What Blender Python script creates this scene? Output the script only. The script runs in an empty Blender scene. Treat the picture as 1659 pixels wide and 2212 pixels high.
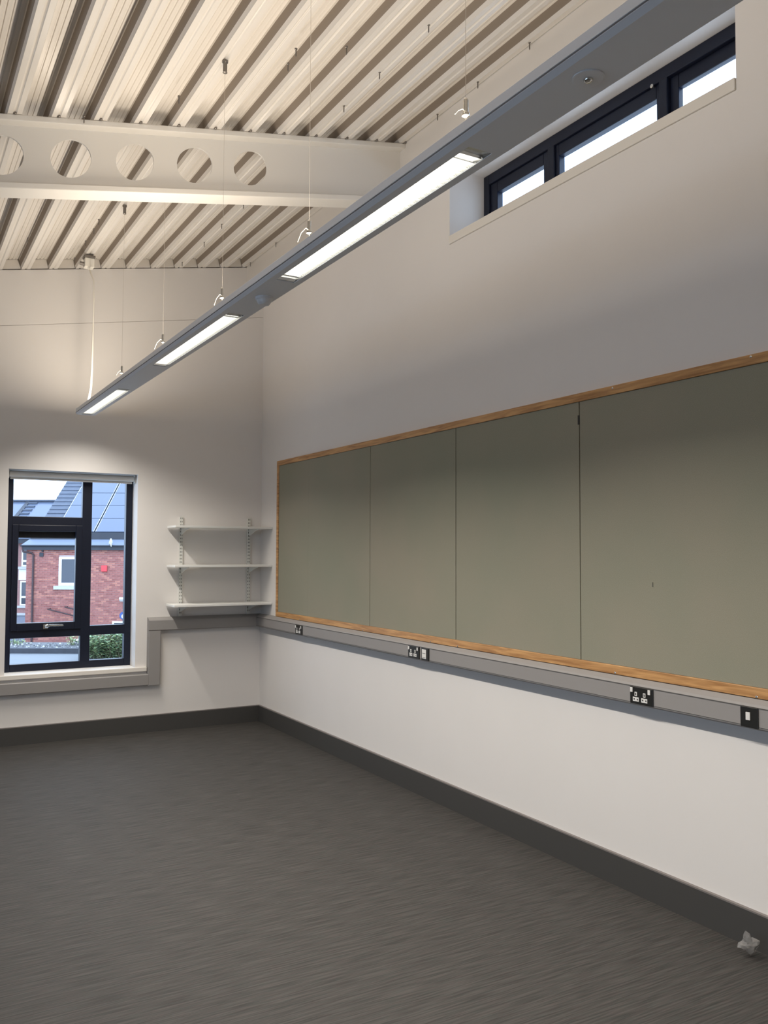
import bpy, bmesh, math, random
from mathutils import Matrix, Vector
random.seed(7)
scene = bpy.context.scene
COL = scene.collection

# ------------------------------------------------------------------ camera, world, exposure
YAW, PITCH, ROLL = math.radians(30.0395), math.radians(2.6235), math.radians(0.2123)
CAM = Vector((-3.2513, -8.0794, 1.68))
d = Vector((math.sin(YAW)*math.cos(PITCH), math.cos(YAW)*math.cos(PITCH), math.sin(PITCH)))
r0 = Vector((math.cos(YAW), -math.sin(YAW), 0)); u0 = r0.cross(d)
r = r0*math.cos(ROLL) + u0*math.sin(ROLL); u = -r0*math.sin(ROLL) + u0*math.cos(ROLL)
cam_data = bpy.data.cameras.new('camera')
cam = bpy.data.objects.new('camera', cam_data); COL.objects.link(cam)
cam.matrix_world = Matrix(((r.x, u.x, -d.x, CAM.x), (r.y, u.y, -d.y, CAM.y), (r.z, u.z, -d.z, CAM.z), (0, 0, 0, 1)))
cam_data.sensor_fit = 'VERTICAL'; cam_data.sensor_height = 24.0
cam_data.lens = 1858.7/2212*24.0
cam_data.clip_start = 0.05; cam_data.clip_end = 500
scene.camera = cam

vs = scene.view_settings
vs.view_transform = 'Standard'; vs.look = 'None'; vs.gamma = 1.0; vs.use_curve_mapping = False
vs.exposure = 0.0

world = bpy.data.worlds.new('overcast_sky'); scene.world = world; world.use_nodes = True
bg = world.node_tree.nodes['Background']
bg.inputs[0].default_value = (0.62, 0.78, 1.0, 1); bg.inputs[1].default_value = 4.2

DOWN_W, UP_W = 42.0, 20.0          # watts of each lamp module, down and up
DOWN_C, UP_C = (1.0, 0.94, 0.86), (1.0, 0.875, 0.72)

# ------------------------------------------------------------------ materials
def mat(name, col, rough=0.6, metal=0.0, spec=0.5, noise=None, bump=None, emit=None):
    """noise=(scale, amount): mild colour variation; bump=(scale, strength)"""
    m = bpy.data.materials.new(name); m.use_nodes = True
    nt = m.node_tree; b = nt.nodes['Principled BSDF']
    b.inputs['Base Color'].default_value = (*col, 1); b.inputs['Roughness'].default_value = rough
    b.inputs['Metallic'].default_value = metal; b.inputs['Specular IOR Level'].default_value = spec
    tc = nt.nodes.new('ShaderNodeTexCoord')
    if noise:
        n = nt.nodes.new('ShaderNodeTexNoise'); n.inputs['Scale'].default_value = noise[0]; n.inputs['Detail'].default_value = 4
        nt.links.new(tc.outputs['Object'], n.inputs['Vector'])
        mx = nt.nodes.new('ShaderNodeMix'); mx.data_type = 'RGBA'
        a = noise[1]
        mx.inputs['A'].default_value = (*[c*(1-a) for c in col], 1); mx.inputs['B'].default_value = (*[min(1, c*(1+a)) for c in col], 1)
        nt.links.new(n.outputs['Fac'], mx.inputs['Factor']); nt.links.new(mx.outputs['Result'], b.inputs['Base Color'])
    if bump:
        n = nt.nodes.new('ShaderNodeTexNoise'); n.inputs['Scale'].default_value = bump[0]; n.inputs['Detail'].default_value = 3
        nt.links.new(tc.outputs['Object'], n.inputs['Vector'])
        bp = nt.nodes.new('ShaderNodeBump'); bp.inputs['Strength'].default_value = bump[1]; bp.inputs['Distance'].default_value = 0.002
        nt.links.new(n.outputs['Fac'], bp.inputs['Height']); nt.links.new(bp.outputs['Normal'], b.inputs['Normal'])
    if emit:
        b.inputs['Emission Color'].default_value = (*emit[0], 1); b.inputs['Emission Strength'].default_value = emit[1]
    return m

def carpet_mat():
    m = bpy.data.materials.new('carpet'); m.use_nodes = True
    nt = m.node_tree; b = nt.nodes['Principled BSDF']; b.inputs['Roughness'].default_value = 0.7
    b.inputs['Specular IOR Level'].default_value = 0.2
    tc = nt.nodes.new('ShaderNodeTexCoord')
    def stretched(sx, sy, scale, detail):
        mp = nt.nodes.new('ShaderNodeMapping'); mp.inputs['Scale'].default_value = (sx, sy, 1)
        n = nt.nodes.new('ShaderNodeTexNoise'); n.inputs['Scale'].default_value = scale; n.inputs['Detail'].default_value = detail
        nt.links.new(tc.outputs['Object'], mp.inputs['Vector']); nt.links.new(mp.outputs['Vector'], n.inputs['Vector'])
        return n
    n1 = stretched(5, 120, 1.0, 3)       # yarn lines running across the room
    n2 = stretched(2.2, 3, 1.0, 3)      # faint patches of tone
    n3 = stretched(9, 60, 1.3, 2)
    r1 = nt.nodes.new('ShaderNodeValToRGB')
    e = r1.color_ramp.elements
    e[0].position = 0.36; e[0].color = (0.026, 0.025, 0.0245, 1); e[1].position = 0.66; e[1].color = (0.086, 0.079, 0.075, 1)
    nt.links.new(n1.outputs['Fac'], r1.inputs['Fac'])
    r2 = nt.nodes.new('ShaderNodeValToRGB'); e = r2.color_ramp.elements
    e[0].position = 0.35; e[0].color = (0.062, 0.053, 0.050, 1); e[1].position = 0.65; e[1].color = (0.051, 0.055, 0.050, 1)
    nt.links.new(n3.outputs['Fac'], r2.inputs['Fac'])
    mx = nt.nodes.new('ShaderNodeMix'); mx.data_type = 'RGBA'; mx.inputs['Factor'].default_value = 0.45
    nt.links.new(r1.outputs['Color'], mx.inputs['A']); nt.links.new(r2.outputs['Color'], mx.inputs['B'])
    nt.links.new(mx.outputs['Result'], b.inputs['Base Color'])
    bp = nt.nodes.new('ShaderNodeBump'); bp.inputs['Strength'].default_value = 0.6; bp.inputs['Distance'].default_value = 0.004
    nt.links.new(n1.outputs['Fac'], bp.inputs['Height']); nt.links.new(bp.outputs['Normal'], b.inputs['Normal'])
    return m

def wood_mat():
    m = bpy.data.materials.new('pine_wood'); m.use_nodes = True
    nt = m.node_tree; b = nt.nodes['Principled BSDF']; b.inputs['Roughness'].default_value = 0.42
    tc = nt.nodes.new('ShaderNodeTexCoord'); mp = nt.nodes.new('ShaderNodeMapping'); mp.inputs['Scale'].default_value = (30, 2.2, 30)
    n = nt.nodes.new('ShaderNodeTexNoise'); n.inputs['Scale'].default_value = 1.6; n.inputs['Detail'].default_value = 6; n.inputs['Distortion'].default_value = 0.8
    nt.links.new(tc.outputs['Object'], mp.inputs['Vector']); nt.links.new(mp.outputs['Vector'], n.inputs['Vector'])
    rp = nt.nodes.new('ShaderNodeValToRGB'); e = rp.color_ramp.elements
    e[0].position = 0.3; e[0].color = (0.33, 0.155, 0.055, 1); e[1].position = 0.62; e[1].color = (0.62, 0.345, 0.14, 1)
    nt.links.new(n.outputs['Fac'], rp.inputs['Fac']); nt.links.new(rp.outputs['Color'], b.inputs['Base Color'])
    return m

def felt_mat():
    m = mat('board_felt', (0.30, 0.285, 0.215), 0.95, spec=0.1)
    nt = m.node_tree; b = nt.nodes['Principled BSDF']
    tc = nt.nodes['Texture Coordinate']
    def nz(scale, det):
        n = nt.nodes.new('ShaderNodeTexNoise'); n.inputs['Scale'].default_value = scale; n.inputs['Detail'].default_value = det
        nt.links.new(tc.outputs['Object'], n.inputs['Vector']); return n
    a, c = nz(1.3, 3), nz(350, 2)
    rp = nt.nodes.new('ShaderNodeValToRGB'); e = rp.color_ramp.elements
    e[0].position = 0.3; e[0].color = (0.275, 0.275, 0.210, 1); e[1].position = 0.7; e[1].color = (0.315, 0.290, 0.225, 1)
    nt.links.new(a.outputs['Fac'], rp.inputs['Fac'])
    mx = nt.nodes.new('ShaderNodeMix'); mx.data_type = 'RGBA'; mx.blend_type = 'OVERLAY'; mx.inputs['Factor'].default_value = 0.25
    nt.links.new(rp.outputs['Color'], mx.inputs['A']); nt.links.new(c.outputs['Fac'], mx.inputs['B'])
    nt.links.new(mx.outputs['Result'], b.inputs['Base Color'])
    return m

def glass_mat(name='window_glass', tint=(0.96, 0.98, 1.0)):
    m = bpy.data.materials.new(name); m.use_nodes = True
    nt = m.node_tree; nt.nodes.remove(nt.nodes['Principled BSDF'])
    out = nt.nodes['Material Output']
    t = nt.nodes.new('ShaderNodeBsdfTransparent'); t.inputs[0].default_value = (*tint, 1)
    g = nt.nodes.new('ShaderNodeBsdfGlossy'); g.inputs['Roughness'].default_value = 0.02
    lw = nt.nodes.new('ShaderNodeLayerWeight'); lw.inputs[0].default_value = 0.5
    pw = nt.nodes.new('ShaderNodeMath'); pw.operation = 'POWER'; pw.inputs[1].default_value = 5.0
    f = nt.nodes.new('ShaderNodeMath'); f.operation = 'MULTIPLY_ADD'; f.inputs[1].default_value = 0.55; f.inputs[2].default_value = 0.02
    nt.links.new(lw.outputs['Facing'], pw.inputs[0]); nt.links.new(pw.outputs[0], f.inputs[0])
    mx = nt.nodes.new('ShaderNodeMixShader')
    nt.links.new(f.outputs[0], mx.inputs[0]); nt.links.new(t.outputs[0], mx.inputs[1]); nt.links.new(g.outputs[0], mx.inputs[2])
    nt.links.new(mx.outputs[0], out.inputs[0])
    return m

M = {}
M['wall'] = mat('wall_paint', (0.78, 0.75, 0.72), 0.75, spec=0.25, noise=(3, 0.02), bump=(90, 0.08))
M['deck'] = mat('deck_white_paint', (0.76, 0.72, 0.67), 0.36, spec=0.4)
M['perf'] = mat('perforated_band', (0.30, 0.255, 0.215), 0.7, spec=0.2)
M['steel'] = mat('beam_paint', (0.80, 0.77, 0.72), 0.5, spec=0.3)
M['carpet'] = carpet_mat()
M['skirt'] = mat('skirting_vinyl', (0.062, 0.060, 0.057), 0.55, spec=0.3)
M['skirt_edge'] = mat('skirting_edge', (0.20, 0.18, 0.17), 0.5)
M['trunk'] = mat('trunking_grey', (0.30, 0.285, 0.275), 0.5, spec=0.3)
M['trunk_groove'] = mat('trunking_groove', (0.10, 0.095, 0.09), 0.6)
M['felt'] = felt_mat()
M['wood'] = wood_mat()
M['frame'] = mat('window_frame_anthracite', (0.007, 0.010, 0.023), 0.4, spec=0.35)
M['seal'] = mat('window_seal', (0.004, 0.004, 0.005), 0.7)
M['glass'] = glass_mat()
M['white'] = mat('white_laminate', (0.84, 0.84, 0.81), 0.45, spec=0.3)
M['white_metal'] = mat('white_metal', (0.72, 0.72, 0.68), 0.4, spec=0.4)
M['slot'] = mat('dark_slot', (0.03, 0.03, 0.03), 0.7)
M['blackplate'] = mat('black_faceplate', (0.018, 0.018, 0.017), 0.35, spec=0.5)
M['switchwhite'] = mat('switch_white', (0.78, 0.77, 0.74), 0.4)
M['sill'] = mat('sill_paint', (0.78, 0.74, 0.68), 0.45, spec=0.3)
M['lamp'] = mat('lamp_housing_grey', (0.74, 0.74, 0.75), 0.42, metal=0.0, spec=0.5)
M['lampgroove'] = mat('lamp_groove', (0.13, 0.13, 0.135), 0.6)
M['alu'] = mat('louvre_aluminium', (0.80, 0.80, 0.78), 0.25, metal=1.0)
M['tube'] = mat('lamp_glow', (0.9, 0.9, 0.9), 0.5, emit=((1.0, 0.97, 0.88), 2.2))
M['chrome'] = mat('chrome', (0.75, 0.74, 0.70), 0.2, metal=1.0)
M['zinc'] = mat('zinc_fixing', (0.22, 0.20, 0.18), 0.45, metal=0.6)
M['cable'] = mat('white_cable', (0.85, 0.82, 0.74), 0.5)
M['wire'] = mat('steel_wire', (0.62, 0.58, 0.52), 0.35, metal=0.5)
M['blind'] = mat('blind_fabric', (0.72, 0.70, 0.66), 0.8, spec=0.2)
M['brick'] = mat('red_brick', (0.36, 0.145, 0.125), 0.9, spec=0.15, noise=(9, 0.35), bump=(40, 0.3))
M['brick2'] = mat('red_brick_dark', (0.30, 0.115, 0.10), 0.9, spec=0.15, noise=(9, 0.35))
M['brick3'] = mat('red_brick_light', (0.47, 0.20, 0.155), 0.9, spec=0.15, noise=(9, 0.3))
M['farbrick'] = mat('far_brick', (0.36, 0.20, 0.185), 0.9, spec=0.15, noise=(14, 0.25))
M['mortar'] = mat('brick_mortar', (0.52, 0.40, 0.39), 0.95, spec=0.1)
M['slate'] = mat('roof_slate', (0.085, 0.10, 0.135), 0.5, spec=0.3, noise=(4, 0.2))
M['pv'] = mat('solar_glass', (0.115, 0.14, 0.20), 0.22, spec=0.4)
M['pvframe'] = mat('solar_frame', (0.60, 0.64, 0.70), 0.4, metal=0.3)
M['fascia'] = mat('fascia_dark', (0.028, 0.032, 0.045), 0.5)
M['upvc'] = mat('white_upvc', (0.80, 0.80, 0.80), 0.4)
M['eaves'] = mat('eaves_metal', (0.17, 0.20, 0.27), 0.4)
M['panelwhite'] = mat('white_render', (0.85, 0.86, 0.86), 0.7)
M['farglass'] = mat('far_window_glass', (0.05, 0.06, 0.08), 0.08, spec=0.6)
M['red'] = mat('alarm_red', (0.72, 0.06, 0.07), 0.4)
M['stone'] = mat('pale_stone', (0.52, 0.52, 0.53), 0.8, noise=(12, 0.15))
M['pipe'] = mat('brown_pipe', (0.055, 0.030, 0.034), 0.5)
M['membrane'] = mat('roof_membrane', (0.165, 0.175, 0.19), 0.7, noise=(2, 0.08))
M['kerb'] = mat('kerb_felt', (0.065, 0.068, 0.08), 0.9, noise=(8, 0.3), bump=(30, 0.8))
M['gravel'] = mat('gravel', (0.12, 0.12, 0.125), 0.95, noise=(40, 0.5), bump=(60, 1.0))
M['leaf'] = mat('leaf_green', (0.27, 0.37, 0.20), 0.6, spec=0.3, noise=(14, 0.45))
M['leaf2'] = mat('leaf_yellow_green', (0.46, 0.54, 0.27), 0.6, spec=0.3, noise=(14, 0.35))
M['leaf3'] = mat('leaf_dark_green', (0.11, 0.19, 0.11), 0.6, spec=0.3, noise=(14, 0.35))
M['stem'] = mat('plant_stem', (0.12, 0.10, 0.06), 0.8)
M['ground'] = mat('ground_outside', (0.10, 0.11, 0.09), 0.95, noise=(1, 0.3))
M['greypanel'] = mat('grey_panel', (0.25, 0.26, 0.32), 0.7)
M['blue'] = mat('sign_blue', (0.05, 0.10, 0.32), 0.5)
M['bird'] = mat('bird_white', (0.55, 0.56, 0.57), 0.8)
M['beak'] = mat('bird_beak', (0.55, 0.33, 0.05), 0.6)
M['film'] = None

# ------------------------------------------------------------------ mesh helpers
class MB:
    def __init__(s): s.v, s.f, s.m = [], [], []
    def add(s, vs_, fs_, mi=0):
        o = len(s.v); s.v += [tuple(p) for p in vs_]; s.f += [tuple(i+o for i in f) for f in fs_]; s.m += [mi]*len(fs_); return s
    def box(s, x0, x1, y0, y1, z0, z1, mi=0):
        x0, x1 = sorted((x0, x1)); y0, y1 = sorted((y0, y1)); z0, z1 = sorted((z0, z1))
        v = [(x, y, z) for z in (z0, z1) for y in (y0, y1) for x in (x0, x1)]
        return s.add(v, [(0, 2, 3, 1), (4, 5, 7, 6), (0, 1, 5, 4), (2, 6, 7, 3), (0, 4, 6, 2), (1, 3, 7, 5)], mi)
    def prism(s, poly, a0, a1, axis='y', mi=0):
        """poly: 2-D outline; axis y -> (x,z), axis x -> (y,z), axis z -> (x,y)"""
        n = len(poly)
        def P(p, a):
            return {'y': (p[0], a, p[1]), 'x': (a, p[0], p[1]), 'z': (p[0], p[1], a)}[axis]
        v = [P(p, a0) for p in poly] + [P(p, a1) for p in poly]
        f = [(i, (i+1) % n, (i+1) % n+n, i+n) for i in range(n)] + [tuple(range(n))[::-1], tuple(range(n, 2*n))]
        return s.add(v, f, mi)
    def tube(s, pts, rad, seg=8, mi=0, cap=True):
        pts = [Vector(p) for p in pts]; rads = rad if isinstance(rad, (list, tuple)) else [rad]*len(pts)
        o = len(s.v); n = len(pts); ref = None
        for i, p in enumerate(pts):
            t = (pts[min(i+1, n-1)]-pts[max(i-1, 0)]).normalized()
            if ref is None: ref = t.orthogonal().normalized()
            a = (ref - t*ref.dot(t)).normalized(); ref = a; b = t.cross(a)
            for k in range(seg):
                an = 2*math.pi*k/seg; q = p + (a*math.cos(an)+b*math.sin(an))*rads[i]; s.v.append(tuple(q))
        for i in range(n-1):
            for k in range(seg):
                k2 = (k+1) % seg; s.f.append((o+i*seg+k, o+i*seg+k2, o+(i+1)*seg+k2, o+(i+1)*seg+k)); s.m.append(mi)
        if cap:
            s.f.append(tuple(o+k for k in range(seg))[::-1]); s.m.append(mi)
            s.f.append(tuple(o+(n-1)*seg+k for k in range(seg))); s.m.append(mi)
        return s
    def lathe(s, prof, c, seg=20, mi=0, axis='z'):
        """prof: (radius, height) list"""
        o = len(s.v)
        for (rr, h) in prof:
            for k in range(seg):
                a = 2*math.pi*k/seg; x, y = rr*math.cos(a), rr*math.sin(a)
                s.v.append((c[0]+x, c[1]+y, c[2]+h) if axis == 'z' else ((c[0]+x, c[1]+h, c[2]+y) if axis == 'y' else (c[0]+h, c[1]+x, c[2]+y)))
        for i in range(len(prof)-1):
            for k in range(seg):
                k2 = (k+1) % seg; s.f.append((o+i*seg+k, o+i*seg+k2, o+(i+1)*seg+k2, o+(i+1)*seg+k)); s.m.append(mi)
        for i in (0, len(prof)-1):
            s.f.append(tuple(o+i*seg+k for k in range(seg))); s.m.append(mi)
        return s
    def build(s, name, mats, parent=None, smooth=False, bevel=0.0, normals=True):
        me = bpy.data.meshes.new(name); me.from_pydata(s.v, [], s.f)
        for m in (mats if isinstance(mats, (list, tuple)) else [mats]): me.materials.append(m)
        me.polygons.foreach_set('material_index', s.m)
        if normals:
            bm = bmesh.new(); bm.from_mesh(me); bmesh.ops.recalc_face_normals(bm, faces=bm.faces); bm.to_mesh(me); bm.free()
        if smooth:
            me.polygons.foreach_set('use_smooth', [True]*len(me.polygons))
        me.update()
        o = bpy.data.objects.new(name, me); COL.objects.link(o)
        if parent: o.parent = parent
        if bevel:
            b = o.modifiers.new('bevel', 'BEVEL'); b.width = bevel; b.segments = 2; b.limit_method = 'ANGLE'
        return o

def tag(o, label=None, cat=None, group=None, kind=None):
    if label: o['label'] = label
    if cat: o['category'] = cat
    if group: o['group'] = group
    if kind: o['kind'] = kind
    return o
def empty(name, loc=(0, 0, 0), rz=0.0, **kw):
    o = bpy.data.objects.new(name, None); COL.objects.link(o); o.location = loc; o.rotation_euler = (0, 0, rz)
    o.empty_display_size = 0.1
    return tag(o, **kw)
def dup(src, parent, loc=(0, 0, 0), rot=(0, 0, 0)):
    c = src.copy(); COL.objects.link(c); c.parent = parent; c.location = loc; c.rotation_euler = rot; return c
def frame_ring(mb, a0, a1, z0, z1, w, p0, p1, axis='y', mi=0):
    """rectangular frame of width w (l, r, b, t); plane along x (axis y) or along y (axis x)"""
    l, rr, b, t = w if isinstance(w, tuple) else (w, w, w, w)
    for (x0, x1, c0, c1) in ((a0, a0+l, z0, z1), (a1-rr, a1, z0, z1), (a0+l, a1-rr, z0, z0+b), (a0+l, a1-rr, z1-t, z1)):
        if axis == 'y': mb.box(x0, x1, p0, p1, c0, c1, mi)
        else: mb.box(p0, p1, x0, x1, c0, c1, mi)
    return mb

# ------------------------------------------------------------------ the room
XL, YR = -7.2, -11.5                        # left wall and rear wall, both outside the picture
deck_z = lambda x: 4.563 + 0.18*x           # underside of the deck flanges
joint_z = lambda x: 4.041 + 0.170*x

f = MB().box(XL-.3, .4, YR-.3, .3, -.15, 0).build('floor', M['carpet'])
tag(f, 'grey carpet floor with fine streaky lines across the room', kind='structure')

# back wall with the window opening and a thin sloping joint high up
WX0, WX1, WZ0, WZ1 = -2.343, -1.231, 0.560, 2.388
mb = MB()
mb.prism([(XL, 0), (WX0, 0), (WX0, joint_z(WX0)), (XL, joint_z(XL))], 0, .3)
mb.prism([(WX1, 0), (.4, 0), (.4, joint_z(.4)), (WX1, joint_z(WX1))], 0, .3)
mb.prism([(WX0, 0), (WX1, 0), (WX1, WZ0), (WX0, WZ0)], 0, .3)
mb.prism([(WX0, WZ1), (WX1, WZ1), (WX1, joint_z(WX1)), (WX0, joint_z(WX0))], 0, .3)
g = 0.0032
mb.prism([(XL, joint_z(XL)), (.4, joint_z(.4)), (.4, joint_z(.4)+g), (XL, joint_z(XL)+g)], .012, .3)
mb.prism([(XL, joint_z(XL)+g), (.4, joint_z(.4)+g), (.4, deck_z(.4)-.004), (XL, deck_z(XL)-.004)], 0, .3)
mb.prism([(XL, deck_z(XL)-.004), (.4, deck_z(.4)-.004), (.4, deck_z(.4)+.2), (XL, deck_z(XL)+.2)], .06, .3)
tag(mb.build('wall_back', M['wall']), 'white painted end wall with the tall window', kind='structure')

# right wall with the clerestory opening
CY0, CY1, CZ0, CZ1 = -5.602, -3.332, 3.755, 4.285
mb = MB()
mb.box(0, .42, YR, 0, 0, CZ0); mb.box(0, .42, YR, CY0, CZ0, 4.75); mb.box(0, .42, CY1, 0, CZ0, 4.75); mb.box(0, .42, CY0, CY1, CZ1, 4.75)
tag(mb.build('wall_right', M['wall']), 'long white wall with the noticeboard and high window', kind='structure')
LW0, LW1, LWZ0, LWZ1 = -8.6, -3.4, 1.05, 2.25
mb = MB().box(XL-.3, XL, YR-.3, LW0, 0, 4.2).box(XL-.3, XL, LW1, .3, 0, 4.2).box(XL-.3, XL, LW0, LW1, 0, LWZ0).box(XL-.3, XL, LW0, LW1, LWZ1, 4.2)
tag(mb.build('wall_left', M['wall']), 'white wall out of view on the left', kind='structure')
w3 = empty('window_3', (XL-.2, (LW0+LW1)/2, LWZ0), label='row of dark framed windows out of view on the left', kind='structure')
mb = frame_ring(MB(), LW0-(LW0+LW1)/2, LW1-(LW0+LW1)/2, 0, LWZ1-LWZ0, .06, -.035, .035, 'x')
for q in (-.87, .87): mb.box(-.035, .035, q-.04, q+.04, .06, LWZ1-LWZ0-.06)
mb.build('window_frame', M['frame'], w3)
for q in range(3): MB().box(-.003, .003, -2.55+q*1.74, -.92+q*1.74+.0, .05, LWZ1-LWZ0-.05).build('window_pane', M['glass'], w3)
tag(MB().box(XL, .42, YR-.3, YR, 0, 4.8).build('wall_rear', M['wall']), 'white wall behind the viewpoint', kind='structure')

# boxed strip along the top of the right wall
mb = MB(); mb.prism([(-.183, 4.295), (0, 4.295), (0, 4.6), (-.183, deck_z(-.183)+.02)], YR, 0)
tag(mb.build('trim_1', M['deck']), 'boxed white strip running along the top of the right wall', kind='structure')

# ceiling: roof slab above, trapezoidal deck sheets below as parts
mb = MB(); mb.prism([(XL-.3, deck_z(XL-.3)+.12), (.42, deck_z(.42)+.12), (.42, deck_z(.42)+.3), (XL-.3, deck_z(XL-.3)+.3)], YR-.3, .3)
ceiling = tag(mb.build('ceiling', M['deck']), 'sloping ceiling of white ribbed steel deck', kind='structure')
PITCH_X, H = 0.228, 0.09
def deck_profile():
    """one module, starting at the middle of a flange and going left; (dx, h, material of the segment that follows)"""
    p = [(0.0, 0.0, 0)]
    hf = 0.037                                            # half flange
    p = [(0.005, .004, 0), (-0.0, .006, 0), (-.005, .004, 0), (-.010, 0, 0), (-hf, 0, 0)]
    x = -hf
    p += [(x-.008, .028, 1), (x-.021, .078, 0), (x-.024, H, 0)]                # web (the right side of the trough)
    cl, cr = x-.024, -PITCH_X+hf+.024                     # crown from cl to cr
    for t in (.22, .5, .78):
        c = cl+(cr-cl)*t
        p += [(c+.006, H, 0), (c+.002, H+.005, 0), (c-.002, H+.005, 0), (c-.006, H, 0)]
    p += [(cr, H, 0), (cr-.003, .078, 1), (cr-.016, .028, 0), (cr-.024, 0, 0), (-PITCH_X+.010, 0, 0)]
    return p
sheet_mb = MB(); prof = []
for k in range(3):
    prof += [(dx-k*PITCH_X, h, m) for dx, h, m in deck_profile()]
prof += [(-3*PITCH_X+.005, .004, 0)]
L0, L1 = 0.0, YR
for (dx, h, m) in prof: sheet_mb.v += [(dx, L0, h+.18*dx), (dx, L1, h+.18*dx)]
for i in range(len(prof)-1):
    sheet_mb.f.append((2*i, 2*i+1, 2*i+3, 2*i+2)); sheet_mb.m.append(prof[i][2])
x0 = -.192
sheet = sheet_mb.build('deck_sheet', [M['deck'], M['perf']], ceiling, normals=False)
sheet.location = (x0, 0, deck_z(x0))
k = 1
while x0-3*k*PITCH_X > XL:
    xs = x0-3*k*PITCH_X; dup(sheet, ceiling, (xs, 0, deck_z(xs)-.0006*(k % 2))); k += 1
# plates that close the rib ends against the end wall
cl_mb = MB(); cl_mb.prism([(-.041, .006), (-PITCH_X+.041, .006-.18*(PITCH_X-.08)), (-PITCH_X+.061, H-.18*(PITCH_X-.10)), (-.061, H)], .008, .03)
closure = None
k = 0
while x0-k*PITCH_X > XL:
    xs = x0-k*PITCH_X
    if closure is None:
        closure = cl_mb.build('rib_end_plate', M['deck'], ceiling); closure.location = (xs, 0, deck_z(xs)-.007)
    else: dup(closure, ceiling, (xs, 0, deck_z(xs)-.007))
    k += 1
# screws through the deck
screw_xy = [(-2.244, -3.887), (-2.248, -3.46), (-2.341, -2.948-.14), (-1.895, -3.421), (-1.572, -3.485), (-1.569, -3.917), (-1.566, -4.439),
            (-1.464, -4.053), (-1.442, -3.9), (-1.21, -4.136), (-.89, -4.439), (-.891, -3.929), (-.897, -3.5), (-.216, -3.507), (-.221, -3.955), (-.209, -4.425),
            (-2.260, -1.732), (-2.264, -1.274), (-2.259, -.752), (-2.342, -.868), (-2.267, -.209), (-1.898, -1.339), (-1.889, -1.115), (-1.891, -.805),
            (-1.891, -.327), (-1.574, -1.278), (-1.579, -.814), (-1.589, -.194), (-1.572, -1.742), (-.901, -.194), (-.886, -.796), (-.898, -1.289),
            (-.892, -1.778), (-.208, -.164), (-.203, -.793)]
sc_mb = MB().lathe([(.0075, .004), (.0075, -.002), (.0035, -.004), (.0035, -.036), (.001, -.042)], (0, 0, 0), 8)
s0 = None
for (sx, sy) in screw_xy:
    fr = ((sx-x0+.037) / -PITCH_X) % 1
    crown = not (fr < .35 or fr > .98)
    z = deck_z(sx) + (H if crown and sx < -1.0 and fr > .45 else 0)
    if s0 is None: s0 = sc_mb.build('deck_screw', M['zinc'], ceiling); s0.location = (sx, sy, z)
    else: dup(s0, ceiling, (sx, sy, z))

fx = MB().lathe([(.010, .002), (.010, -.004), (.006, -.007)], (0, 0, 0), 8); f0 = None
for k in range(30):
    xs = x0-k*PITCH_X
    if f0 is None: f0 = fx.build('deck_fixing', M['zinc'], ceiling); f0.location = (xs, -3.064, deck_z(xs))
    else: dup(f0, ceiling, (xs, -3.064, deck_z(xs)))

# cellular steel beam following the roof slope
beam = empty('steel_beam', (-3.6, -2.975, 0), label='white cellular steel beam with round holes under the ribbed ceiling', kind='structure')
BX0, BX1 = XL+3.6, -.183+3.6
bz = lambda x: deck_z(x-3.6)-.002
def slope_prism(h0, h1, y0, y1):
    return MB().prism([(BX0, bz(BX0)-h0), (BX1, bz(BX1)-h0), (BX1, bz(BX1)-h1), (BX0, bz(BX0)-h1)], y0, y1)
BD, FT = .415, .034
slope_prism(0, FT, -.078, .078).build('top_flange', M['steel'], beam, bevel=.004)
slope_prism(BD-FT, BD, -.078, .078).build('bottom_flange', M['steel'], beam, bevel=.004)
# web with holes: strips of quads around each circle
web = MB(); hole_r, hole_p = .112, .3635
hx0 = -1.298
centers = [hx0 - hole_p*i for i in range(17) if hx0-hole_p*i > XL+.2]
NS = 32
def web_side(y, flip):
    for c in centers:
        xa, xb = c-hole_p/2, c+hole_p/2
        def zt(x): return deck_z(x)-FT
        def zb(x): return deck_z(x)-BD+FT
        zc = deck_z(c)-BD/2+.002
        o = len(web.v)
        ring, outer = [], []
        for kk in range(NS):
            a = 2*math.pi*(kk+.5)/NS
            ring.append((c+hole_r*math.cos(a), y, zc+hole_r*math.sin(a)+.18*hole_r*math.cos(a)))
            ca, sa = math.cos(a), math.sin(a)
            sx = hole_p/2/abs(ca) if abs(ca) > 1e-6 else 9
            sz = (BD/2-FT)/abs(sa) if abs(sa) > 1e-6 else 9
            tt = min(sx, sz); X = c+tt*ca
            outer.append((X, y, zc+tt*sa+.18*tt*ca))
        for p in ring+outer: web.v.append((p[0]+3.6, p[1], p[2]))
        for kk in range(NS):
            k2 = (kk+1) % NS; q = (o+kk, o+k2, o+NS+k2, o+NS+kk)
            web.f.append(q if not flip else q[::-1]); web.m.append(0)
        # fill the four corners
        cor = [(xb, zt(xb)), (xa, zt(xa)), (xa, zb(xa)), (xb, zb(xb))]
        for (cx, cz), i in zip(cor, (0, 1, 2, 3)):
            o2 = len(web.v); web.v.append((cx+3.6, y, cz))
            best = sorted(range(NS), key=lambda kk: (outer[kk][0]-cx)**2+(outer[kk][2]-cz)**2)[:2]
            web.f.append((o2, o+NS+best[0], o+NS+best[1])); web.m.append(0)
    xe = centers[0]+hole_p/2
    o = len(web.v)
    web.v += [(xe+3.6, y, deck_z(xe)-FT), (BX1, y, deck_z(BX1-3.6)-FT), (BX1, y, deck_z(BX1-3.6)-BD+FT), (xe+3.6, y, deck_z(xe)-BD+FT)]
    web.f.append((o, o+1, o+2, o+3)); web.m.append(0)
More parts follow.
